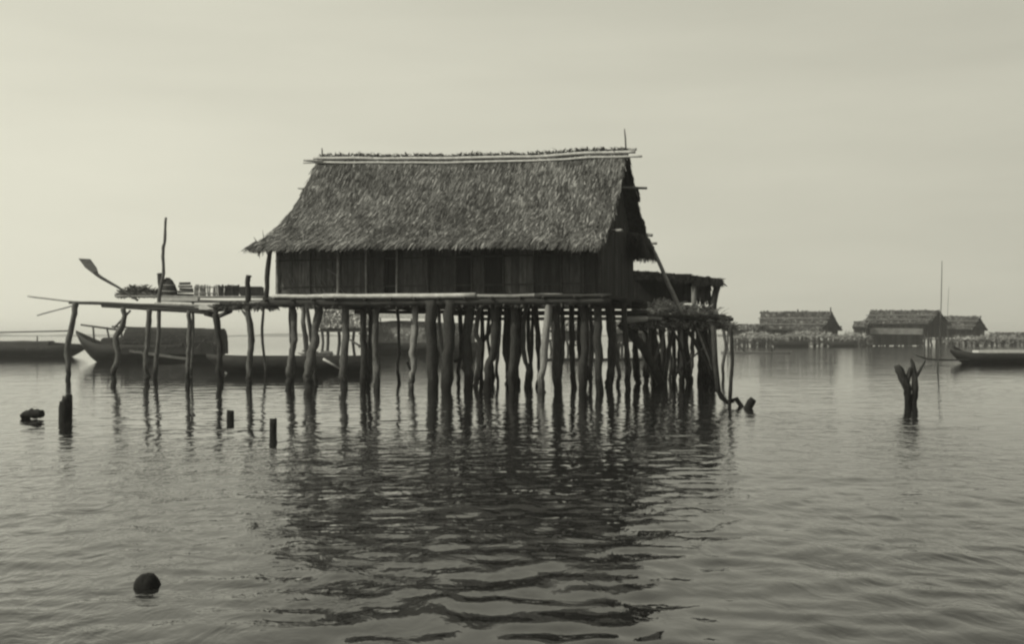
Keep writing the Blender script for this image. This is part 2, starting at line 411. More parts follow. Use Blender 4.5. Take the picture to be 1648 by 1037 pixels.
# side and rear walls
for u, v0, v1 in ((LEN-.45, 0, DEP), (.1, 0, DEP)):
    mb = MB(); K = 34
    for k in range(K):
        v = lerp(v0, v1, (k+.5)/K); mb.box(H(u+U(-.01, .01), v, FL), H(u+U(-.01, .01), v, 4.72), .03, (v1-v0)/K*.95, U(.5, 1.4), up=VH)
    mb.build('side_wall', 'wall', house)
mb = MB(); mb.box(H(.1, DEP, 3.95), H(LEN-.45, DEP, 3.95), .05, 1.7); mb.build('rear_wall', 'wall', house)
# floor
mb = MB(); mb.box(H(-.2, DEP/2, FL-.03), H(LEN, DEP/2, FL-.03), DEP+.5, .05, up=Vector((0, 0, 1))); mb.build('floor', 'plank', house)
for (a, c, v, dz, r, m) in ((ux(438, -.35), ux(545, -.35), -.33, .05, .075, 'bamboo'), (ux(520, -.4), ux(765, -.4), -.40, .03, .08, 'bamboo'),
                       (ux(700, -.35), ux(905, -.35), -.34, .0, .06, 'bamboo_grey'), (ux(860, -.4), ux(985, -.4), -.36, -.02, .06, 'beam')):
    MB().tube([H(a, v, FL+dz), H((a+c)/2, v, FL+dz-.03), H(c, v, FL+dz-.02)], r, 8, .015, knots=.2).build('sill_pole', m, house)
for v in (-.25, 2.8, 5.6):
    pts = [H(lerp(-.3, LEN+.1, i/6), v, FL-.2+U(-.02, .02)) for i in range(7)]
    MB().tube(pts, .13, 8, .02, knots=.3).build('floor_beam', 'beam', house)
for k in range(14):
    u = lerp(0, LEN-.1, k/13)+U(-.1, .1); MB().tube([H(u, -.5, FL-.09), H(u, DEP/2, FL-.1), H(u, DEP+.3, FL-.09)], .055, 6, .01).build('joist', 'beam', house)
mb = MB(); mb.box(H(-.1, -.3, FL-.13), H(LEN-.3, -.3, FL-.13), .04, .1)      # frayed ends hanging under the floor edge
for k in range(260):
    u = U(0, LEN-.3); p = H(u, U(-.34, -.26), FL-.12); mb.blade(p, p+Vector((U(-.05, .05), 0, -U(.12, .3))), UH, U(.03, .09), U(.4, 1.2), Vector((0, 0, 0)))
mb.build('floor_fringe', 'thatch', house)
for a_, c_, v, z, rr, m in ((5.2, 11.6, 5.5, 2.42, .06, 'bamboo'), (4.6, 11.9, 5.3, 2.62, .09, 'beam'), (.4, 5.5, 5.6, 2.7, .07, 'beam')):
    MB().tube([H(a_, v, z), H((a_+c_)/2, v, z+U(-.03, .03)), H(c_, v, z-.02)], rr, 8, .01, knots=.2).build('cross_rail', m, house)
mb = MB()
for i in range(40):
    u0 = lerp(-.1, LEN-.35, i/40); u1 = lerp(-.1, LEN-.35, (i+1.02)/40); mb.box(H(u0, -.2, FL-.19), H(u1, -.2, FL-.19), .06, .22+U(0, .09))
mb.build('floor_edge', 'beam', house)
# piles: row (0 front, 1 middle, 2 rear), pixel path, width in px, wood
def yrow(px, r): return 40-(px-440)/530*3.5+.1+r*2.65
def pile(parent, Y, pts, wpx, m, ztop=FL-.15, name='pile', dy=0.0):
    P = []
    for i, (px, py) in enumerate(pts):
        P.append(G(px, Y, ztop) if i == 0 else W(px, py, Y+dy*i))
    if P[-1].z > .15: P.append(G(pts[-1][0]+U(-3, 3), Y, .0))
    P.append(P[-1]+Vector((U(-.05, .05), 0, -.9-max(P[-1].z, 0))))
    r = wpx/2*Y/F*1.1
    mb = MB(); mb.tube(P, [r*U(.88, 1.1) for _ in P], 10, r*.5, knots=.35, sub=5); return mb.build(name, m, parent)
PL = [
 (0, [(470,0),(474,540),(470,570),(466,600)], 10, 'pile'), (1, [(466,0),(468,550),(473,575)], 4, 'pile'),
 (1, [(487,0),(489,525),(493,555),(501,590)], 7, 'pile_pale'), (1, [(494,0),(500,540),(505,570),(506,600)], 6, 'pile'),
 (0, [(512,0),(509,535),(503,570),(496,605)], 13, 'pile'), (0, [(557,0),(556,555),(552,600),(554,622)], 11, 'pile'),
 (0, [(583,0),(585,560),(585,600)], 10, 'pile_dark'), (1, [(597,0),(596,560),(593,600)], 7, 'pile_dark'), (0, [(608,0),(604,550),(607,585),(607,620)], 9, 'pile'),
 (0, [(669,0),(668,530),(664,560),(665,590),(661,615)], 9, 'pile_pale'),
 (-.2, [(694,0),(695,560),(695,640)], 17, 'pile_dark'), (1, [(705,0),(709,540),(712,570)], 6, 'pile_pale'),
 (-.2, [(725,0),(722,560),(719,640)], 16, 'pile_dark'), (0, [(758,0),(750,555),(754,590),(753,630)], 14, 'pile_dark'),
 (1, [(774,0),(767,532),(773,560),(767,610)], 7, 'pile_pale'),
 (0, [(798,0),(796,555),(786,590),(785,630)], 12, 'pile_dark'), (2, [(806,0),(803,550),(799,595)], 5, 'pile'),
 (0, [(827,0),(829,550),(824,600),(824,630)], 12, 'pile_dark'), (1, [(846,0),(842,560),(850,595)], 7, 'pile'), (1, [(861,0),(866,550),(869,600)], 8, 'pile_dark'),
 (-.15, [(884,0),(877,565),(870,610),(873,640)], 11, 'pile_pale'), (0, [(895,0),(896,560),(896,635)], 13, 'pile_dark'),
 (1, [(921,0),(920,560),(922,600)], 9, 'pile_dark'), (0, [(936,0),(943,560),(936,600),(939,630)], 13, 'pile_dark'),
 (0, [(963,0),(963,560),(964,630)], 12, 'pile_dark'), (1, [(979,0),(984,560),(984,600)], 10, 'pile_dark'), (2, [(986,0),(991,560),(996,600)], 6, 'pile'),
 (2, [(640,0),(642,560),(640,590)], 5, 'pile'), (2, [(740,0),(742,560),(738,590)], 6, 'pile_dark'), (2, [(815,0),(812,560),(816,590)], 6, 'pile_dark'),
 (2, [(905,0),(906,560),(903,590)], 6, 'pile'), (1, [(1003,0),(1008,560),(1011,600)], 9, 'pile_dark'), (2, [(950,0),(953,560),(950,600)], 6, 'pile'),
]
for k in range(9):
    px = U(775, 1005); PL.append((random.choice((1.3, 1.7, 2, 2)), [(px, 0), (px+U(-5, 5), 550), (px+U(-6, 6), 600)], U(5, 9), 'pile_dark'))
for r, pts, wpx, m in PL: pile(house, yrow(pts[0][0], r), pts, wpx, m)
for a, c, r in ((W(798, 508, 40.5), W(773, 556, 41), .07), (W(730, 582, 41), W(757, 560, 41), .07), (W(655, 583, 40), W(668, 602, 40), .04)):
    MB().tube([a, (a+c)/2+Vector((0, 0, -.1)), c], r, 7, .02, knots=.3).build('brace', 'pile_dark', house)

# ---------------------------------------------------------------- annexe behind the right end
ann = thing('lean_to_shed', G(1090, 46, 0), 'dark open-ended lean-to with flat ragged roof behind right end of the big house', 'shed')
mb = MB()
ya, yb = 44.0, 48.0
def S_ann(s, t):
    top = lerp(436, 449, s**1.3); px = lerp(1015, 1162, s); Y = lerp(44.0, 47.5, t)
    p = W(px, top, 44.0); p.y = Y; p.z += -.05*t-.0+.02*noise.noise(Vector((s*14, t, 0))); return p
shell(mb, S_ann, 16, 3, .16); aroof = mb.build('roof', 'thatch_base', ann)
mb = MB()
for k in range(1400):
    s_ = U(0, 1); p = S_ann(s_, 0)-Vector((0, 0, U(0, .2))); d = Vector((U(-.12, .2), -U(0, .1), U(-.22, .06)))
    mb.blade(p, p+d, Vector((.8, 0, .5)).normalized(), U(.03, .08), U(.08, .35), Vector((0, -.02, 0)))
for k in range(400):
    p = S_ann(U(.55, 1), U(0, 1)); mb.blade(p, p+Vector((U(-.1, .3), U(-.1, .1), U(-.12, .1))), Vector((0, 1, 0)), U(.04, .1), U(.3, .8), Vector((0, 0, 0)))
for k in range(260):   # leaves hanging in the open bay
    p = W(U(1120, 1142), U(450, 470), U(44.2, 46)); mb.blade(p, p+Vector((U(-.1, .1), 0, -U(.2, .6))), Vector((.9, .4, 0)), U(.03, .09), U(.5, 1.5), Vector((0, 0, 0)))
mb.build('thatch', 'thatch', aroof)
mb = MB(); K = 26
for k in range(K):
    px = lerp(1016, 1113, (k+.5)/K); a = W(px, 488, 44.4); c = W(px, 441, 44.4); mb.box(a, c, .085, .03, U(.4, .9), up=Vector((0, 1, 0)))
mb.build('wall', 'plank', ann)
mb = MB(); mb.box(G(1016, 47.3, 3.3), G(1100, 47.3, 3.3), .05, 1.7); mb.build('rear_wall', 'plank', ann)
for pts, wpx, m, Y in (([(1117, 446), (1117, 495)], 7, 'bamboo_grey', 44.1), ([(1156, 450), (1150, 480), (1145, 514)], 11, 'beam', 44.2),
                       ([(1128, 452), (1133, 500)], 6, 'beam', 47), ([(1141, 452), (1143, 505)], 5, 'beam', 46.5)):
    MB().tube([W(a, c, Y) for a, c in pts], wpx/2*Y/F, 8, .02, knots=.3).build('post', m, ann)
ZA = 2.55
mb = MB()
for k in range(9):
    Y = lerp(42.6, 47.6, k/8); mb.box(G(1008+U(-3, 3), Y, ZA+U(-.02, .02)), G(1166+U(-6, 14), Y, ZA+U(-.12, .0)), .3, .05, U(.6, 2))
mb.build('deck', 'farwood', ann)
for px, Y, m in ((1035, 42.5, 'bamboo_grey'), (1100, 42.6, 'beam'), (1150, 43.5, 'beam')):
    MB().tube([G(px-32, Y, ZA-.08), G(px, Y, ZA-.1), G(px+30, Y, ZA-.16)], .075, 7, .02).build('deck_beam', m, ann)
AP = [(1023, 44, [(1022, 0), (1023, 560), (1025, 605)], 10), (1038, 46, [(1036, 0), (1040, 560), (1038, 600)], 7), (1047, 47, [(1048, 0), (1050, 560), (1052, 590)], 7),
      (1053, 44.5, [(1050, 0), (1053, 560), (1052, 600)], 8), (1065, 46, [(1062, 0), (1067, 560), (1066, 600)], 8), (1076, 47.5, [(1074, 0), (1078, 560), (1079, 600)], 5),
      (1092, 44, [(1093, 0), (1095, 560), (1097, 600)], 9), (1104, 46, [(1102, 0), (1105, 560), (1108, 600)], 8), (1115, 47.5, [(1118, 0), (1114, 560), (1113, 590)], 6),
      (1126, 45, [(1122, 0), (1127, 560), (1130, 600)], 11), (1135, 43.8, [(1133, 0), (1134, 560), (1136, 605)], 13), (1146, 43.4, [(1143, 0), (1146, 560), (1147, 600)], 11)]
for i, (px, Y, pts, wp) in enumerate(AP): pile(ann, Y, pts, wp, ('pile_dark', 'pile_dark', 'pile')[i % 3], ztop=ZA-.05)
pile(ann, 43.2, [(1096, 0), (1097, 560), (1096, 600)], 5, 'pile_pale', ztop=ZA-.05)
for (a, c, w_, m) in (((998, 520), (1062, 612), 14, 'pile_dark'), ((1106, 530), (1150, 620), 6, 'pile_dark'), ((1118, 522), (1152, 612), 4, 'pile_pale'), ((1124, 530), (1148, 600), 5, 'pile_dark'), ((1085, 535), (1104, 590), 5, 'pile_dark'), ((1132, 560), (1090, 600), 3, 'pile'), ((1070, 530), (1046, 598), 5, 'pile'), ((1010, 540), (1040, 560), 5, 'pile_dark')):
    Y = 43.0; p = W(a[0], a[1], Y); q = W(c[0], c[1], Y); mm = (p+q)/2+Vector((.12, 0, .1))*(w_/14)
    MB().tube([p, mm, q]+([q+(q-p)*.15] if q.z < .8 else []), w_/2*Y/F, 8, .04, knots=.3).build('brace', m, ann)
for k in range(11):     # more thin props and slanting sticks under the deck
    a = U(1030, 1150); c = a+U(-26, 26); Y = U(43, 47)
    MB().tube([G(a, Y, ZA-.1), G((a+c)/2+U(-4, 4), Y, 1.2), G(c, Y, -.6)], U(.045, .09), 6, .03, knots=.3).build('prop', random.choice(['pile', 'pile_dark', 'pile_dark']), ann)
MB().tube([W(1004, 518, 42.3), W(1022, 516, 42.3), W(1042, 513, 42.3)], .085, 8, .01).build('deck_beam', 'bamboo', ann)
# brushwood on the annexe deck
mb = MB()
def heap(mb, n_, px0, px1, ytop, ybot, Y0, Y1, sh0, sh1, ln=.35):
    for k in range(n_):
        q = U(0, 1); px = lerp(px0, px1, q); hh = math.sin(math.pi*min(max(q, .03), .97))**.5
        py = lerp(ybot, ybot+(ytop-ybot)*hh*(.75+.25*noise.noise(Vector((px*.15, 0, 0)))), U(0, 1)); p = W(px, py, U(Y0, Y1))
        d = Vector((U(-1, 1), U(-.5, .5), U(-.5, .7)))*ln
        mb.blade(p, p+d, Vector((U(-1, 1), U(-1, 1), U(-1, 1))).normalized(), U(.03, .08), U(sh0, sh1), Vector((0, 0, .02)))
mb.box(W(1044, 500, 43.2), W(1112, 502, 43.2), .6, .3); heap(mb, 900, 1034, 1128, 484, 507, 42.6, 43.6, 1.5, 7, .3); heap(mb, 500, 1040, 1085, 480, 504, 42.8, 43.6, 1.5, 6, .34); heap(mb, 250, 1085, 1160, 490, 510, 42.6, 43.6, .6, 4, .45)
tag(mb.build('brushwood_heap', 'debris', loc=W(1078, 506, 43.3)), 'pale heap of brushwood and reeds on the deck under the lean-to wall', 'brushwood')
mb = MB(); mb.box(W(1000, 517, 43.4), W(1165, 521, 43.4), .8, .30); heap(mb, 1800, 1005, 1182, 501, 530, 42.5, 43.8, .4, 2.8, .26)
tag(mb.build('brushwood_heap', 'debris', loc=W(1120, 525, 43.0)), 'darker tangle of sticks spilling over the right edge of the lean-to deck', 'brushwood')
# long pole leaning on the rear eave
a = W(1044, 385, 42.5); c = W(1098, 506, 42.4)
tag(MB().tube([a, lerp(a, c, .3)+Vector((-.03, 0, .04)), lerp(a, c, .7), c], [.05, .07, .08, .08], 8, .02).build('leaning_pole', 'bamboo_grey', loc=c),
    'long straight pole leaning from lean-to deck up to the rear eave of the big house', 'pole')
def pole_thing(name, pts, Y, wpx, m, label, cat='pole', extend=True, wob=None, group=None, taper=1.0, knots=.3, sub=4):
    P = [W(a, c, Y) for a, c in pts]
    if extend: P.append(P[-1]+Vector((U(-.03, .03), 0, -.8-max(P[-1].z, 0)*0)))
    r = wpx/2*Y/F; k = len(P)
    o = MB().tube(P, [r*lerp(taper, 1, i/(k-1)) for i in range(k)], 8, r*.4 if wob is None else wob, knots=knots, sub=sub).build(name, m, loc=(P[-1].x, P[-1].y, 0))
    return tag(o, label, cat, group)
pole_thing('mooring_pole', [(1176, 526), (1178, 580), (1177, 610), (1174, 655)], 29.5, 6, 'pile_dark', 'thin upright pole in the water, tallest right of the lean-to deck', wob=.008)
pole_thing('mooring_pole', [(1164, 528), (1168, 560), (1163, 590), (1164, 606)], 50, 5, 'pile', 'short thin pole just left of the tall upright pole by the lean-to')
pole_thing('bent_log', [(1148, 525), (1151, 585), (1156, 630), (1161, 640), (1171, 648), (1180, 645), (1185, 642), (1197, 660)], 29.6, 8, 'pile_dark', 'crooked dark log dropping down then bending along the water beside the thin pole', 'log', wob=.0, sub=1)
pole_thing('broken_stump', [(1213, 643), (1209, 648), (1201, 662)], 28.6, 15, 'pile_dark', 'short slanting pointed log end poking out of the water right of the bent log', 'log', taper=.8, wob=.0, sub=1)

# ---------------------------------------------------------------- walkway on the left
wk = thing('walkway', G(250, 46, 0), 'rickety pole walkway on thin crooked posts running left from the big house', 'walkway')
def wy(px): return lerp(47, 41.2, (px-110)/330)
WP = [([(121, 487), (117, 520), (108, 560), (110, 590), (109, 607)], 8, 'pile'), ([(199, 495), (198, 520), (186, 545), (190, 575), (182, 600)], 8, 'pile'),
      ([(240, 498), (239, 530), (237, 560), (235, 590), (237, 606)], 8, 'pile'), ([(304, 500), (305, 550), (303, 580), (302, 605)], 7, 'pile'),
      ([(347, 505), (352, 540), (354, 570), (352, 600)], 9, 'pile_dark'), ([(398, 495), (404, 540), (402, 575), (401, 610)], 9, 'pile')]
for pts, wp, m in WP:
    Y = wy(pts[0][0]); pile(wk, Y, pts, wp, m, ztop=W(0, pts[0][1], Y).z, name='post')
for pts, r, m in (([(45, 477), (120, 486), (165, 489)], .035, 'bamboo_grey'), ([(112, 487), (200, 490), (290, 495), (350, 502)], .065, 'pile_dark'), ([(165, 492), (250, 497), (345, 503)], .085, 'beam'),
                  ([(60, 508), (118, 492)], .03, 'bamboo_grey'), ([(250, 489), (340, 492), (440, 485)], .06, 'bamboo_grey'), ([(330, 500), (400, 492), (455, 487)], .11, 'beam'),
                  ([(330, 505), (350, 509), (372, 500)], .08, 'beam')):
    P = [W(a, c, wy(a)+(.6 if m == 'beam' else 0)) for a, c in pts]
    MB().tube(P, r, 7, .02, knots=.2).build('deck_pole', m, wk)
for (a, c) in (((350, 507), (342, 500)), ((353, 510), (364, 502)), ((398, 512), (390, 500)), ((184, 528), (210, 500)), ((187, 545), (199, 530))):
    Y = wy(a[0]); MB().tube([W(a[0], a[1], Y), W(c[0], c[1], Y)], .045, 6, .01).build('brace', 'pile', wk)
mb = MB()
for k in range(26):
    px = lerp(345, 442, k/25); Y = wy(px); a = W(px, 490+U(-1, 1), Y-.3); mb.box(a, a+Vector((U(-.1, .1), 1.6, U(-.02, .02))), .14, .05, U(.5, 1.4))
mb.build('deck', 'plank', wk)
mb = MB()
for k in range(520):
    px = U(355, 445); Y = wy(px); p = W(px, U(484, 494), Y+U(-.3, .3)); mb.blade(p, p+Vector((U(-.15, .15), 0, -U(.05, .22))), UH, U(.03, .09), U(.3, 1.0), Vector((0, 0, 0)))
mb.build('deck_thatch', 'thatch', wk)
for (px0, px1, py, hh) in ((325, 348, 495, 5),):
    mb = MB(); mb.box(W(px0, py, 43.3), W(px1, py+1, 43.2), .5, .16); mb.build('deck_board', 'pale', wk)

# higher drying platform behind the walkway
dp = thing('drying_platform', G(300, 51, 0), 'raised drying platform of thin poles behind the walkway left of the house', 'platform')
YP = 50.0
for pts, r in (([(185, 477), (300, 478), (430, 479)], .05), ([(255, 484), (330, 486), (440, 484)], .05)):
    MB().tube([W(a, c, YP) for a, c in pts], r, 7, .02).build('deck_pole', 'bamboo_grey', dp)
mb = MB()
for k in range(40):
    px = lerp(196, 425, k/39); a = W(px, 477, YP); mb.box(a, a+Vector((0, 1.4, 0)), .13, .04, U(.5, 1.6))
mb.build('deck', 'farwood', dp)
for px in (310, 425): pile(dp, YP+.6, [(px, 477), (px+U(-3, 3), 540), (px+U(-4, 4), 600)], 4, 'pile', ztop=W(0, 477, YP).z, name='post')
mb = MB(); mb.box(W(256, 482, 49.7), W(320, 482, 49.7), .4, .16); mb.build('deck_board', 'pale', dp)
mb = MB(); mb.box(W(322, 485, 49.6), W(388, 487, 49.6), .5, .12); mb.build('deck_board', 'hull_grey', dp)
# things on it
def fence(px0, px1, y0, y1, m, label, n_):
    mb = MB(); Y = 50.4
    for k in range(n_):
        px = lerp(px0, px1, k/(n_-1))+U(-1, 1); mb.box(W(px, y1, Y+U(-.05, .05)), W(px+U(-2, 2), y0+U(-1, 2), Y), .04+U(0, .05), .03, U(.6, 1.6), up=Vector((0, 1, 0)))
    for py in (lerp(y0, y1, .2), lerp(y0, y1, .75)): mb.box(W(px0, py, Y-.06), W(px1, py, Y-.06), .03, .05)
    tag(mb.build('stake_fence', m, loc=W((px0+px1)/2, y1, Y)), label, 'fence panel')
fence(313, 350, 459, 477, 'bamboo_grey', 'pale upright stake panel, lighter of the two on the drying platform', 15)
fence(352, 383, 459, 477, 'plank', 'dark close-set stake panel on the drying platform next to the pale one', 26)
mb = MB(); mb.box(W(196, 474, 50.4), W(254, 474, 50.4), .7, .16); heap(mb, 1100, 192, 256, 458, 478, 50, 50.8, .5, 1.8, .26)
tag(mb.build('brushwood_heap', 'debris', loc=W(222, 477, 50.4)), 'low grey brushwood heap at the left end of the drying platform', 'brushwood')
def rings(mb, cx, cy, Y, prof, n_=14, sh=1.0):
    vs = []; fs = []
    for (rp, py) in prof:
        c = W(cx, py, Y); r = rp*Y/F
        for k in range(n_):
            a = 2*math.pi*k/n_; vs.append(c+Vector((math.cos(a)*r, math.sin(a)*r, U(-.01, .01))))
    for i in range(len(prof)-1):
        for k in range(n_): fs.append((i*n_+k, i*n_+(k+1) % n_, (i+1)*n_+(k+1) % n_, (i+1)*n_+k))
    fs.append(tuple(range(n_))); fs.append(tuple(range((len(prof)-1)*n_, len(prof)*n_)))
    mb.add(vs, fs, sh, True)
mb = MB(); rings(mb, 270, 0, 50.5, [(15, 477), (15.5, 468), (12, 459), (8, 452), (3, 447)])
bk = mb.build('fish_trap', 'plank', loc=W(270, 477, 50.5)); tag(bk, 'dark domed basket fish trap beside the tall pole on the drying platform', 'fish trap')
mb = MB(); rings(mb, 270, 0, 50.5, [(16.4, 470), (16.4, 468.5)]); rings(mb, 270, 0, 50.5, [(12.4, 460), (12.2, 458.6)]); mb.build('hoop', 'bamboo_grey', bk)
tr = thing('timber_stack', W(299, 477, 50.5), 'short stack of split timber between fish trap and stake panels', 'timber stack')
for k, py in enumerate((474.5, 470, 465.5, 461, 456.5)):
    MB().tube([W(286+U(-1, 2)+k*.6, py, 50.5), W(313-U(-1, 2)-k*1.5, py+U(-1, 1), 50.5)], .055, 7, .01).build('timber', ('beam', 'hull_grey')[k % 2], tr)
cr = thing('crate', W(405, 477, 50.3), 'low dark slatted crate on the drying platform close to the house', 'crate')
for k in range(4):
    mb = MB(); mb.box(W(387, 475.5-k*4.2, 50.2), W(424-k*.7, 475-k*4, 50.2), .03, .09, U(.6, 1.2)); mb.build('slat', 'plank', cr)
mb = MB(); mb.box(W(388, 468.5, 50.6), W(422, 468.5, 50.6), .7, .34); mb.build('body', 'beam', cr)
# paddle propped at the left end
pd = thing('steering_oar', W(212, 480, 50), 'long steering oar with broad dark blade, propped up and pointing to the upper left', 'oar')
MB().tube([W(222, 484, 50), W(207, 474, 50), W(187, 461, 50), W(160, 445, 50), W(152, 438, 50)], [.05, .05, .055, .075, .10], 7, .012).build('shaft', 'pile', pd)
a, c, d, e = W(126, 416, 50), W(145, 417, 50), W(160, 446, 50), W(150, 441, 50)
th = Vector((0, .05, 0)); m1 = W(155, 431, 50); m2 = W(137, 431, 50)
MB().add([a, c, m1, d, e, m2, a+th, c+th, m1+th, d+th, e+th, m2+th], [(0, 1, 2, 5), (5, 2, 3, 4), (11, 8, 7, 6), (10, 9, 8, 11), (0, 6, 7, 1), (1, 7, 8, 2), (2, 8, 9, 3), (3, 9, 10, 4), (4, 10, 11, 5), (5, 11, 6, 0)]).build('blade', 'hull_grey', pd)
pole_thing('tall_pole', [(267, 350), (266, 385), (262, 405), (263, 440), (257, 470), (256, 520), (252, 570), (250, 608)], 48.2, 8, 'pile', 'tallest crooked pole, rising through the walkway and standing high above it', taper=.5)
pole_thing('knobbed_post', [(400, 443), (399, 455), (400, 490)], 41.9, 9, 'pile_dark', 'short upright post with knobbed top on the walkway beside the house', 'post', extend=False)
pole_thing('knobbed_post', [(257, 440), (259, 455), (261, 478)], 50.3, 10, 'pile_dark', 'short dark stub post leaning against the tall pole', 'post', extend=False)

# ---------------------------------------------------------------- stumps in the foreground
def stump(px, ytop, ybase, wpx, label, lean=0, notch=False, m='pile_dark', name='pile_stump', cat='stump'):
    Y = HC*F/(ybase-HOR); r = wpx/2*Y/F; mb = MB(); n_ = 18
    zt = W(px, ytop, Y).z; vs = []; fs = []; lv = 9; sd = U(0, 50)
    for i in range(lv):
        z = lerp(-.5 if wpx < 40 else -.14, zt, i/(lv-1)); q = i/(lv-1)
        for k in range(n_):
            a = 2*math.pi*k/n_; rr = r*(1.04-.1*q)*(1+.12*noise.noise(Vector((math.cos(a)*4+sd, math.sin(a)*4, z*9))))*(1 if wpx < 40 else (1.05-.55*q**6))*(1+(.16 if wpx < 40 else .4)*noise.noise(Vector((math.cos(a)*1.2+sd, math.sin(a)*1.2, z*2))))
            zz = z
            if i == lv-1: zz += r*(.5 if wpx < 40 else .12)*noise.noise(Vector((math.cos(a)*2+sd, math.sin(a)*2, 5)))-(zt*.36 if notch and math.cos(a) < -.25 else 0)
            vs.append(Vector(((px-PX0)/F*Y+math.cos(a)*rr+lean*q, Y+math.sin(a)*rr, zz)))
    for i in range(lv-1):
        for k in range(n_): fs.append((i*n_+k, i*n_+(k+1) % n_, (i+1)*n_+(k+1) % n_, (i+1)*n_+k))
    vs.append(Vector(((px-PX0)/F*Y+lean, Y, zt*((.9 if not notch else .75) if wpx < 40 else 1.1)))); c = len(vs)-1
    for k in range(n_): fs.append(((lv-1)*n_+k, (lv-1)*n_+(k+1) % n_, c))
    mb.add(vs, fs, 1, True)
    return tag(mb.build(name, m, loc=((px-PX0)/F*Y, Y, 0)), label, cat)
stump(106, 636, 679, 20, 'thick broken pile stump with notched top, standing in water at the left', notch=True)
stump(371, 661, 677, 12, 'small short pile stump in the water, left of the taller thin one')
stump(439, 674, 700, 12, 'thin pile stump nearest the dark reflection of the house', lean=.01)
stump(238, 925, 944, 44, 'fat round pile top barely above the water, closest to the camera at bottom left')
tag(MB().tube([W(34, 672, 25.2), W(44, 668, 25.2), W(56, 666, 25.1), W(68, 666, 25)], [.06, .09, .10, .075], 9, .01, knots=.5).build('floating_log', 'pile_dark', loc=W(50, 672, 25.2)),
    'short dark log end lying half awash at the far left edge', 'log')
tag(MB().tube([W(47, 687, 23.4), W(58, 684, 23.4), W(67, 685, 23.4)], [.05, .065, .05], 9, .01, knots=.5).build('floating_log', 'pile_dark', loc=W(57, 686, 23.4)),
    'smaller flat dark log lump just below the other one at the far left', 'log')
# forked dead trunk on the right
fk = thing('dead_trunk', G(1466, 30.6, 0), 'forked dead tree trunk sticking up out of the open water at the right', 'dead tree')
Y = 30.6
MB().tube([W(1443, 589, Y), W(1452, 606, Y), W(1460, 628, Y), W(1461, 652, Y), G(1461, Y, -.7)], [.085, .12, .10, .085, .09], 10, .02, knots=.3).build('trunk', 'pile_dark', fk)
MB().tube([W(1467, 592, Y), W(1462, 606, Y), W(1459, 618, Y)], [.06, .07, .08], 8, .01, knots=.3).build('branch', 'pile_dark', fk)
MB().tube([W(1466, 578, Y), W(1471, 596, Y), W(1473, 625, Y), W(1471, 654, Y), G(1471, Y, -.7)], [.03, .07, .085, .08, .08], 9, .02, knots=.3).build('trunk', 'pile_dark', fk)
MB().tube([W(1490, 580, Y), W(1483, 592, Y), W(1475, 606, Y)], [.018, .03, .05], 7, .01, knots=.3).build('branch', 'pile_dark', fk)

# ---------------------------------------------------------------- boats
def hull(parent, px0, px1, Y, ytop, prow_l=None, prow_r=None, beam=1.0, m='hull', name='hull', sheer=3):
    """plank hull between two picture columns; prow_* = (px, py) of a raised end"""
    mb = MB(); NS = 28; rows = []
    zt = W(0, ytop, Y).z; x0 = G(px0, Y, 0).x; x1 = G(px1, Y, 0).x
    for i in range(NS+1):
        q = i/NS; e = abs(2*q-1); x = lerp(x0, x1, q); wd = beam/2*(1-e**4)**.7+.02
        zr = zt+sheer*Y/F*max(0, e-.5)**2*4
        if prow_l and q < .22: k = (1-q/.22)**1.7; zr = lerp(zr, W(0, prow_l[1], Y).z, k)
        if prow_r and q > .78: k = ((q-.78)/.22)**1.7; zr = lerp(zr, W(0, prow_r[1], Y).z, k)
        kb = -.22 if not ((prow_l and q < .2) or (prow_r and q > .8)) else lerp(-.22, zr-.18, (((.2-q) if q < .5 else (q-.8))/.2)**1.3)
        rows.append([Vector((x, Y-wd, zr)), Vector((x, Y-wd*.8, lerp(kb, zr, .45))), Vector((x, Y-wd*.3, kb)), Vector((x, Y+wd*.3, kb)), Vector((x, Y+wd*.8, lerp(kb, zr, .45))), Vector((x, Y+wd, zr)),
                     Vector((x, Y+wd*.85, zr)), Vector((x, Y, lerp(kb, zr, .35))), Vector((x, Y-wd*.85, zr))])
    vs = [p for r in rows for p in r]; m_ = 9
    fs = [(i*m_+k, (i+1)*m_+k, (i+1)*m_+(k+1) % m_, i*m_+(k+1) % m_) for i in range(NS) for k in range(m_)]
    fs += [tuple(range(m_)), tuple(NS*m_+k for k in range(m_))]
    mb.add(vs, fs, 1, True); return mb.build(name, m, parent)
def cover(parent, px0, px1, y0, y1, Y, depth, m='thatch_far', blades=260, arch=True, name='cover'):
    """arched thatch cover over a boat"""
    def S(s, t):
        x = lerp(G(px0, Y, 0).x, G(px1, Y, 0).x, s); a = t*math.pi
        zt = W(0, y0, Y).z; zb = W(0, y1, Y).z
        return Vector((x, Y-math.cos(a)*depth/2, zb+(zt-zb)*(math.sin(a)**.7+.05*noise.noise(Vector((x*.8, a, 1))))))
    mb = MB(); NS, NT = 12, 10
    vs = [S(i/NS, j/NT) for i in range(NS+1) for j in range(NT+1)]
    fs = [(i*(NT+1)+j, (i+1)*(NT+1)+j, (i+1)*(NT+1)+j+1, i*(NT+1)+j+1) for i in range(NS) for j in range(NT)]
    fs += [tuple(range(NT+1)), tuple(NS*(NT+1)+j for j in range(NT+1))]
    mb.add(vs, fs, .7)
    k_ = Y/F
    for _ in range(blades):
        s_ = U(0, 1); t_ = U(.02, .98); p = S(s_, t_); sg = -1 if t_ < .5 else 1
        mb.blade(p, p+Vector((U(-3, 3)*k_, sg*U(1, 3)*k_, -U(1, 5)*k_)), Vector((1, 0, 0)), U(1, 2.5)*k_, U(.4, 1.7), Vector((0, sg*.03, 0.02)))
    return mb.build(name, m, parent)
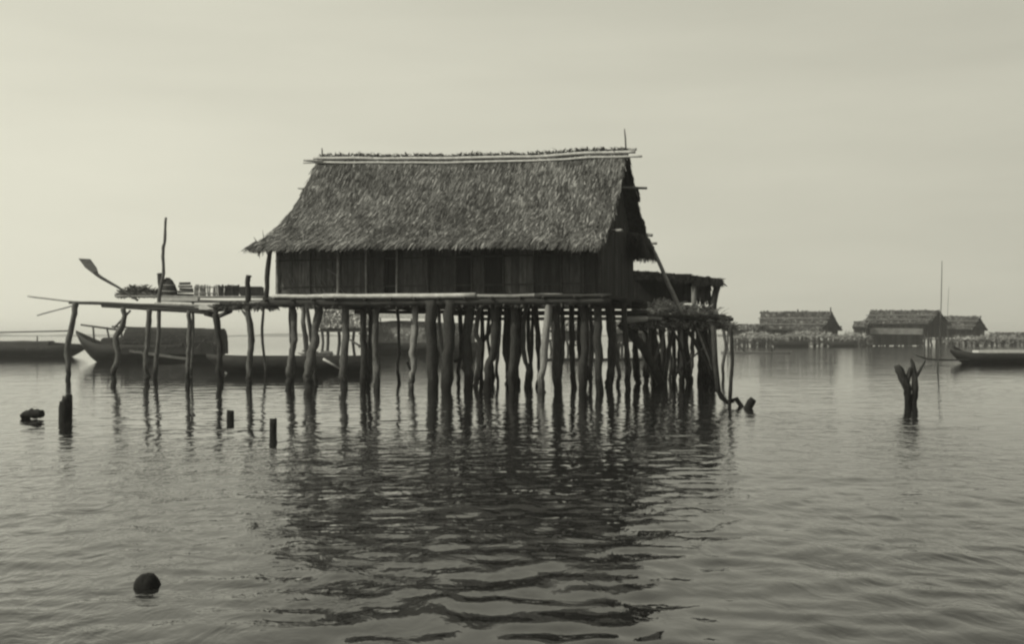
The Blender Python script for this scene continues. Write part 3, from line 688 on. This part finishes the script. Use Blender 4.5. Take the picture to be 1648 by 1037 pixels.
def sticks(parent, lst, Y, r, m='farwood', name='pole'):
    for a, c in lst: MB().tube([W(a[0], a[1], Y), W(c[0], c[1], Y)], r, 5, 0, sub=2).build(name, m, parent)
b1 = thing('long_boat', G(240, 79, 0), 'big dark boat with raised pointed prow and covered deck moored behind the walkway', 'boat')
hull(b1, 122, 362, 79, 555, prow_l=(0, 532), beam=2.6)
cover(b1, 206, 360, 529, 570, 79, 2.6, 'thatch_dark', 700)
cover(b1, 168, 232, 543, 566, 79.3, 2.0, 'thatch_dark', 300, name='cover')
sticks(b1, [((130, 523), (188, 531)), ((180, 526), (230, 529)), ((172, 527), (178, 556)), ((196, 528), (196, 556)), ((150, 526), (152, 552)), ((215, 528), (330, 530))], 79, .07)
mb = MB(); mb.box(W(208, 565, 77.65), W(300, 578, 77.65), .05, .18); mb.build('rub_rail', 'hull_grey', b1)
b2 = thing('canoe', G(460, 56, 0), 'long low dark canoe moored in front of the covered boat, behind the house piles', 'boat')
hull(b2, 332, 600, 56, 573, prow_l=(0, 570), beam=1.3, sheer=1)
mb = MB()
mb.box(W(490, 572, 56), W(533, 572, 56), .6, .2)
for k in range(160):
    p = W(U(488, 535), U(566, 574), 56+U(-.3, .3)); mb.blade(p, p+Vector((U(-.3, .3), 0, U(-.1, .12))), Vector((0, .7, .7)), U(.04, .1), U(.5, 1.6), Vector((0, 0, 0)))
mb.build('cargo', 'debris', b2)
tag(MB().tube([W(520, 578, 55.2), W(547, 594, 55.2)], [.06, .04], 7, 0, sub=2).build('paddle', 'bamboo', loc=W(533, 586, 55.2)), 'short pale paddle hung slantwise over the side of the low canoe', 'paddle')
b3 = thing('houseboat', G(60, 97, 0), 'low dark boat half cut off at the left edge behind the first walkway post', 'boat')
hull(b3, -60, 142, 97, 556, prow_r=(0, 556), beam=2.6)
cover(b3, -40, 84, 549, 564, 97, 2.4, 'thatch_dark', 300)
mb = MB(); mb.box(W(80, 555, 97), W(125, 558, 97), 1.4, .4); mb.build('deckhouse', 'hull', b3)
sticks(b3, [((-30, 536), (110, 533)), ((60, 541), (60, 556))], 97, .06)
b4 = thing('houseboat', G(650, 109, 0), 'houseboat with pale thatched cover seen between the house piles', 'boat')
hull(b4, 596, 770, 109, 552, beam=3.4, sheer=2)
cover(b4, 606, 700, 517, 552, 109, 3, 'thatch_pale', 420); cover(b4, 698, 764, 520, 552, 109, 2.6, 'thatch_far', 200)
mb = MB(); mb.box(W(600, 509, 108), W(690, 510, 108), 1.2, .35); mb.build('roof_board', 'pale', b4)
sticks(b4, [((612, 508), (614, 550)), ((662, 508), (662, 550)), ((690, 510), (690, 550))], 108, .06)
# right-hand boats
b5 = thing('outrigger_boat', G(1600, 75, 0), 'dark boat with sharp upturned prow and outrigger spar at the right edge', 'boat')
hull(b5, 1529, 1700, 75, 569, prow_l=(0, 562), beam=2.0)
MB().tube([W(1471, 570, 74), W(1484, 575, 74), W(1502, 579, 74), W(1560, 580, 74)], [.03, .06, .06, .05], 7, .01).build('outrigger_spar', 'pile', b5)
mb = MB(); mb.box(W(1570, 566, 75), W(1690, 566, 75), 1.0, .14); mb.build('deck_board', 'pale', b5)
mb = MB(); mb.add([W(1534, 556, 75), W(1541, 560, 75), W(1556, 569, 75), W(1536, 566, 75), W(1534, 556, 75.1), W(1541, 560, 75.1), W(1556, 569, 75.1), W(1536, 566, 75.1)], [(0, 1, 2, 3), (7, 6, 5, 4), (0, 4, 5, 1), (1, 5, 6, 2), (2, 6, 7, 3), (3, 7, 4, 0)]); mb.build('prow_ornament', 'hull', b5)
b6 = thing('dugout_canoe', G(1215, 117, 0), 'very long thin dugout lying low on the bright water before the far village', 'boat')
hull(b6, 1160, 1274, 117, 566.5, beam=1.0, m='hull_grey', sheer=1)
sticks(b6, [((1190, 556), (1199, 567)), ((1240, 553), (1243, 567))], 117, .09)

# ---------------------------------------------------------------- far village
def far_house(name, px0, px1, yr, ye, Y, depth, label, ridge_in=(0, 0), wall_m='farwood', roof_m='thatch_far', yfloor=None, ywall=None, gable_px=0, npile=12, flare=True, steps=True, cat='house', blades=700, cross=4):
    """a house on piles; its front faces the camera and its gable shows at the right (gable_px wide)"""
    th_ = thing(name, G((px0+px1)/2, Y, 0), label, cat); k_ = Y/F
    yfloor = yfloor or 540; zf = W(0, yfloor, Y).z; ze = W(0, ye, Y).z; zr = W(0, yr, Y).z
    xl = G(px0, Y, 0).x; xr = G(px1-gable_px, Y, 0).x; sx = gable_px*k_
    def S(s, t):
        Yq = Y+depth/2*(1-t); px = lerp(px0+ridge_in[0]*(1-t), px1-gable_px+gable_px*.5*(1-t), s)
        return Vector((G(px, Yq, 0).x, Yq, ze+(zr-ze)*(1-t)**(1.25)+.12*noise.noise(Vector((s*9, t*3, Y)))))
    def S2(s, t):
        Yq = Y+depth/2*(1+t); px = lerp(px0+ridge_in[0]+gable_px*.3*t, px1-gable_px*.5+gable_px*.5*t, s)
        return Vector((G(px, Yq, 0).x, Yq, ze+(zr-ze)*(1-t)**(1.25)))
    mb = MB(); shell(mb, S, 14, 6, .25); shell(mb, S2, 14, 6, .25); rf = mb.build('roof', 'thatch_base', th_)
    mb = MB(); slope_blades(mb, S, 8, max(20, blades//8), 5.5*k_, 3.0*k_, seed=int(px0), lift=.12, droop=.2); slope_blades(mb, S2, 4, 25, 6*k_, 5*k_, seed=int(px1), lift=.1)
    for _ in range(90):
        p = S(U(0, 1), 0); mb.blade(p, p+Vector((U(-3, 3)*k_, U(-.2, .2), U(-1, 2)*k_)), Vector((1, 0, 0)), U(1, 3)*k_, U(.5, 1.3), Vector((0, 0, 0)))
    mb.build('thatch', roof_m, rf)
    mb = MB(); K = max(8, int((px1-px0)/4))
    for i in range(K):
        x = lerp(xl+3*k_, xr-2*k_, (i+.5)/K); mb.box(Vector((x, Y+.5, zf)), Vector((x, Y+.5, ze+.25)), (xr-xl)/K*.96, .08, U(.45, 1.5), up=Vector((0, 1, 0)))
    mb.build('wall', wall_m, th_)
    mb = MB(); K = 14
    for i in range(K):
        q = (i+.5)/K; x = G(px1-gable_px-3+gable_px*.82*q, Y+.5+depth*q*.95, 0).x; zt = ze+(zr-ze)*(1-abs(2*q-1))**1.25-.1
        mb.box(Vector((x, Y+.5+depth*q*.95, zf)), Vector((x, Y+.5+depth*q*.95, zt)), depth/K*1.3, .10, U(.3, .8), up=Vector((1, .35, 0)))
    mb.build('gable', 'farwood', th_)
    mb = MB(); mb.box(Vector((xl-2*k_, Y+depth/2, zf)), Vector((G(px1-gable_px*.4, Y+depth/2, 0).x, Y+depth/2, zf)), depth, .16); mb.build('floor', 'farwood', th_)
    for i in range(npile):
        yy = Y+U(0, depth) if i % 3 else Y+.3; x = G(lerp(px0, px1-gable_px*.25, i/(npile-1)), yy, 0).x+U(-.3, .3)
        MB().tube([Vector((x, yy, zf)), Vector((x+U(-.2, .2), yy, zf*.5)), Vector((x+U(-.3, .3), yy, -.6))], .13+U(0, .05), 6, .04, sub=2).build('pile', 'farwood', th_)
    for i in range(cross):
        pa = lerp(px0, px1, U(0, .8)); pb = pa+U(12, 40); yy = Y+U(-.2, 1.5)
        MB().tube([G(pa, yy, U(.5, zf)), G(min(pb, px1), yy, U(.4, zf))], .09, 5, 0, sub=2).build('brace', 'farwood', th_)
    if steps:
        for j, q in enumerate((.35, .68)):
            MB().tube([S(0, q)-Vector((.4, .3, -.1)), S(.5, q)+Vector((0, -.3, .12)), S(1, q)+Vector((.2, -.3, .1))], .08, 6, .02).build('roof_pole', 'bamboo_grey', rf)
    return th_
h1 = far_house('far_house', 1222, 1356, 501, 530, 192, 9, 'long dark thatched house with upswept gable, first of the far village from the left', (2, 0), gable_px=34, ywall=540, yfloor=541, npile=26, cross=8)
sticks(h1, [((1337, 501), (1337, 495)), ((1284, 502), (1284, 498))], 192, .12, name='ridge_spike')
h2 = far_house('far_house', 1388, 1532, 499, 521, 195, 10, 'large layered-roof house with pale lower wall strip, middle of the far village', (14, 0), gable_px=40, yfloor=543, npile=34)
mb = MB(); mb.box(W(1400, 533, 193.2), W(1484, 534, 193.2), .6, 1.0); mb.build('awning', 'thatch_pale', h2)
mb = MB()
for k in range(30):
    px = lerp(1402, 1484, k/29); mb.box(W(px, 556, 193.6), W(px, 536, 193.6), .32, .1, U(.3, .9), up=Vector((0, 1, 0)))
mb.build('lower_wall', 'farwood', h2)
h3 = far_house('far_house', 1515, 1590, 509, 530, 205, 9, 'smaller weathered hut partly behind the large one, at the right of the far village', (3, 0), gable_px=26, yfloor=543, npile=12)
h4 = far_house('far_hut', 1372, 1404, 518, 527, 190, 5, 'tiny dark-roofed lookout hut squeezed between the two long far houses', (3, 0), gable_px=10, yfloor=541, npile=6, blades=160, steps=False, cat='hut')
h5 = far_house('far_hut', 1168, 1232, 523, 531, 186, 6, 'low flat-roofed shed on piles at the left end of the far village', (3, 0), gable_px=12, yfloor=541, npile=9, blades=260, steps=False, cat='hut')
h6 = far_house('far_hut', 1590, 1680, 536, 545, 200, 6, 'low shed at the right edge of the far village beyond the outrigger boat', (3, 0), gable_px=14, yfloor=549, npile=9, blades=260, steps=False, cat='hut')
h7 = far_house('far_hut', 515, 606, 499, 528, 105, 4.5, 'pale open thatched shelter on thin legs visible under the left part of the big house', (4, 0), roof_m='thatch_pale', gable_px=14, yfloor=533, npile=7, blades=700, steps=False, cat='hut')
h8 = far_house('far_hut', 885, 965, 512, 532, 125, 4.5, 'grey hut seen through the piles under the right half of the big house', (4, 0), roof_m='thatch_pale', gable_px=14, yfloor=548, npile=10, blades=400, steps=False, cat='hut')
h9 = far_house('far_hut', 985, 1060, 518, 536, 132, 4.5, 'grey hut seen through the lean-to piles, right of the other one', (4, 0), gable_px=14, yfloor=550, npile=10, blades=400, steps=False, cat='hut')
# low landing stages between the far houses
def jetty(px0, px1, yd, Y, label, n_, mdeck='bamboo'):
    o = thing('landing_stage', G((px0+px1)/2, Y, 0), label, 'jetty')
    mb = MB(); K = int((px1-px0)/3)
    for k in range(K):
        px = lerp(px0, px1, k/K); mb.box(G(px, Y, W(0, yd, Y).z+U(-.05, .05)), G(px, Y+3, W(0, yd, Y).z+U(-.05, .05)), 2.4*Y/F, .12, U(.5, 1.4))
    mb.build('deck', mdeck, o)
    for k in range(n_):
        px = lerp(px0, px1, (k+.5)/n_)+U(-5, 5); MB().tube([G(px, Y+U(0, 2), W(0, yd-U(0, 4), Y).z), G(px+U(-2, 2), Y+U(0, 2), -.5)], .11+U(0, .05), 6, .03, sub=2).build('post', 'farwood', o)
    mb = MB(); mb.box(G(px0, Y+1.2, W(0, yd-1, Y).z), G(px1, Y+1.2, W(0, yd-1, Y).z), 1.5, .25); heap(mb, 1000, px0, px1, yd-12, yd+4, Y-.5, Y+2.5, .5, 6.0, .8); mb.build('clutter', 'debris', o)
    mb = MB(); mb.box(G(px0, Y+1, .9), G(px1, Y+1, .8), .1, .1); heap(mb, 900, px0, px1, yd, basez(Y)-1, Y-.3, Y+2.5, .3, 1.8, .85); mb.build('netting', 'debris', o)
    return o
jetty(1178, 1262, 543, 182, 'cluttered landing stage heaped with pale rubbish below the left far hut', 15)
jetty(1262, 1345, 541, 184, 'cluttered landing stage in front of the long dark far house', 16)
jetty(1345, 1400, 544, 186, 'low broken landing stage filling the gap between the two long far houses', 12, 'farwood')
jetty(1520, 1660, 548, 188, 'low landing stage behind the outrigger boat at the right', 16, 'farwood')
for (px, y0, y1, Y, label) in ((1516, 420, 600, 57, 'tallest thin mast pole in open water in front of the large far house'), (1527, 462, 553, 185, 'short faint mast just right of the tallest mast pole')):
    pole_thing('mast_pole', [(px, y0), (px-2, (y0+y1)/2), (px-7 if Y < 100 else px-2, y1)], Y, 2.6 if Y < 100 else 1.1, 'pile', label, taper=.4, wob=.01)
tag(MB().tube([W(868, 581, 84), W(980, 580, 84), W(1112, 580, 84)], .16, 8, .02, knots=.2).build('floating_log', 'pile_dark', loc=W(990, 580, 84)), 'long straight log boom floating behind the piles of the lean-to', 'log')

for (a, c, yt, yd_, Y, lab) in ((1238, 1300, 549, 0, 176, 'small dark canoe moored against the posts below the long dark far house'), (1330, 1378, 551, 0, 178, 'small canoe lying below the gap between the two long far houses')):
    cn = thing('moored_canoe', G((a+c)/2, Y, 0), lab, 'boat'); hull(cn, a, c, Y, yt, prow_l=(0, yt-3), beam=1.4, m='hull', sheer=1)
# ---------------------------------------------------------------- haze
mh = bpy.data.materials.new('haze'); mh.use_nodes = True; t = mh.node_tree; t.nodes.clear()
pv = t.nodes.new('ShaderNodeVolumePrincipled'); pv.inputs['Color'].default_value = (1, 1, 1, 1); pv.inputs['Density'].default_value = .0006
pv.inputs['Anisotropy'].default_value = .3
oo = t.nodes.new('ShaderNodeOutputMaterial'); t.links.new(pv.outputs[0], oo.inputs['Volume'])
mb = MB(); mb.box(Vector((-2600, 1480, 5.0)), Vector((2600, 1480, 5.0)), 3200, 16)
hz = mb.build('haze', mh); tag(hz, kind='stuff')
# ---------------------------------------------------------------- groups of like things
for stem_, grp in (('pile_stump', 'broken pile stumps in the water on the left'), ('far_house', 'thatched houses of the far village'), ('far_hut', 'small huts and sheds on piles in the distance'),
                   ('landing_stage', 'cluttered landing stages of the far village'), ('moored_canoe', 'canoes moored along the far village'), ('mooring_pole', 'thin poles standing in the water by the lean-to'),
                   ('stake_fence', 'stake panels on the drying platform'), ('mast_pole', 'thin masts near the far village'), ('knobbed_post', 'short posts above the walkway'), ('brushwood_heap', 'heaps of brushwood on the decks')):
    for o in bpy.data.objects:
        if o.parent is None and o.name.split('.')[0] == stem_: o['group'] = grp
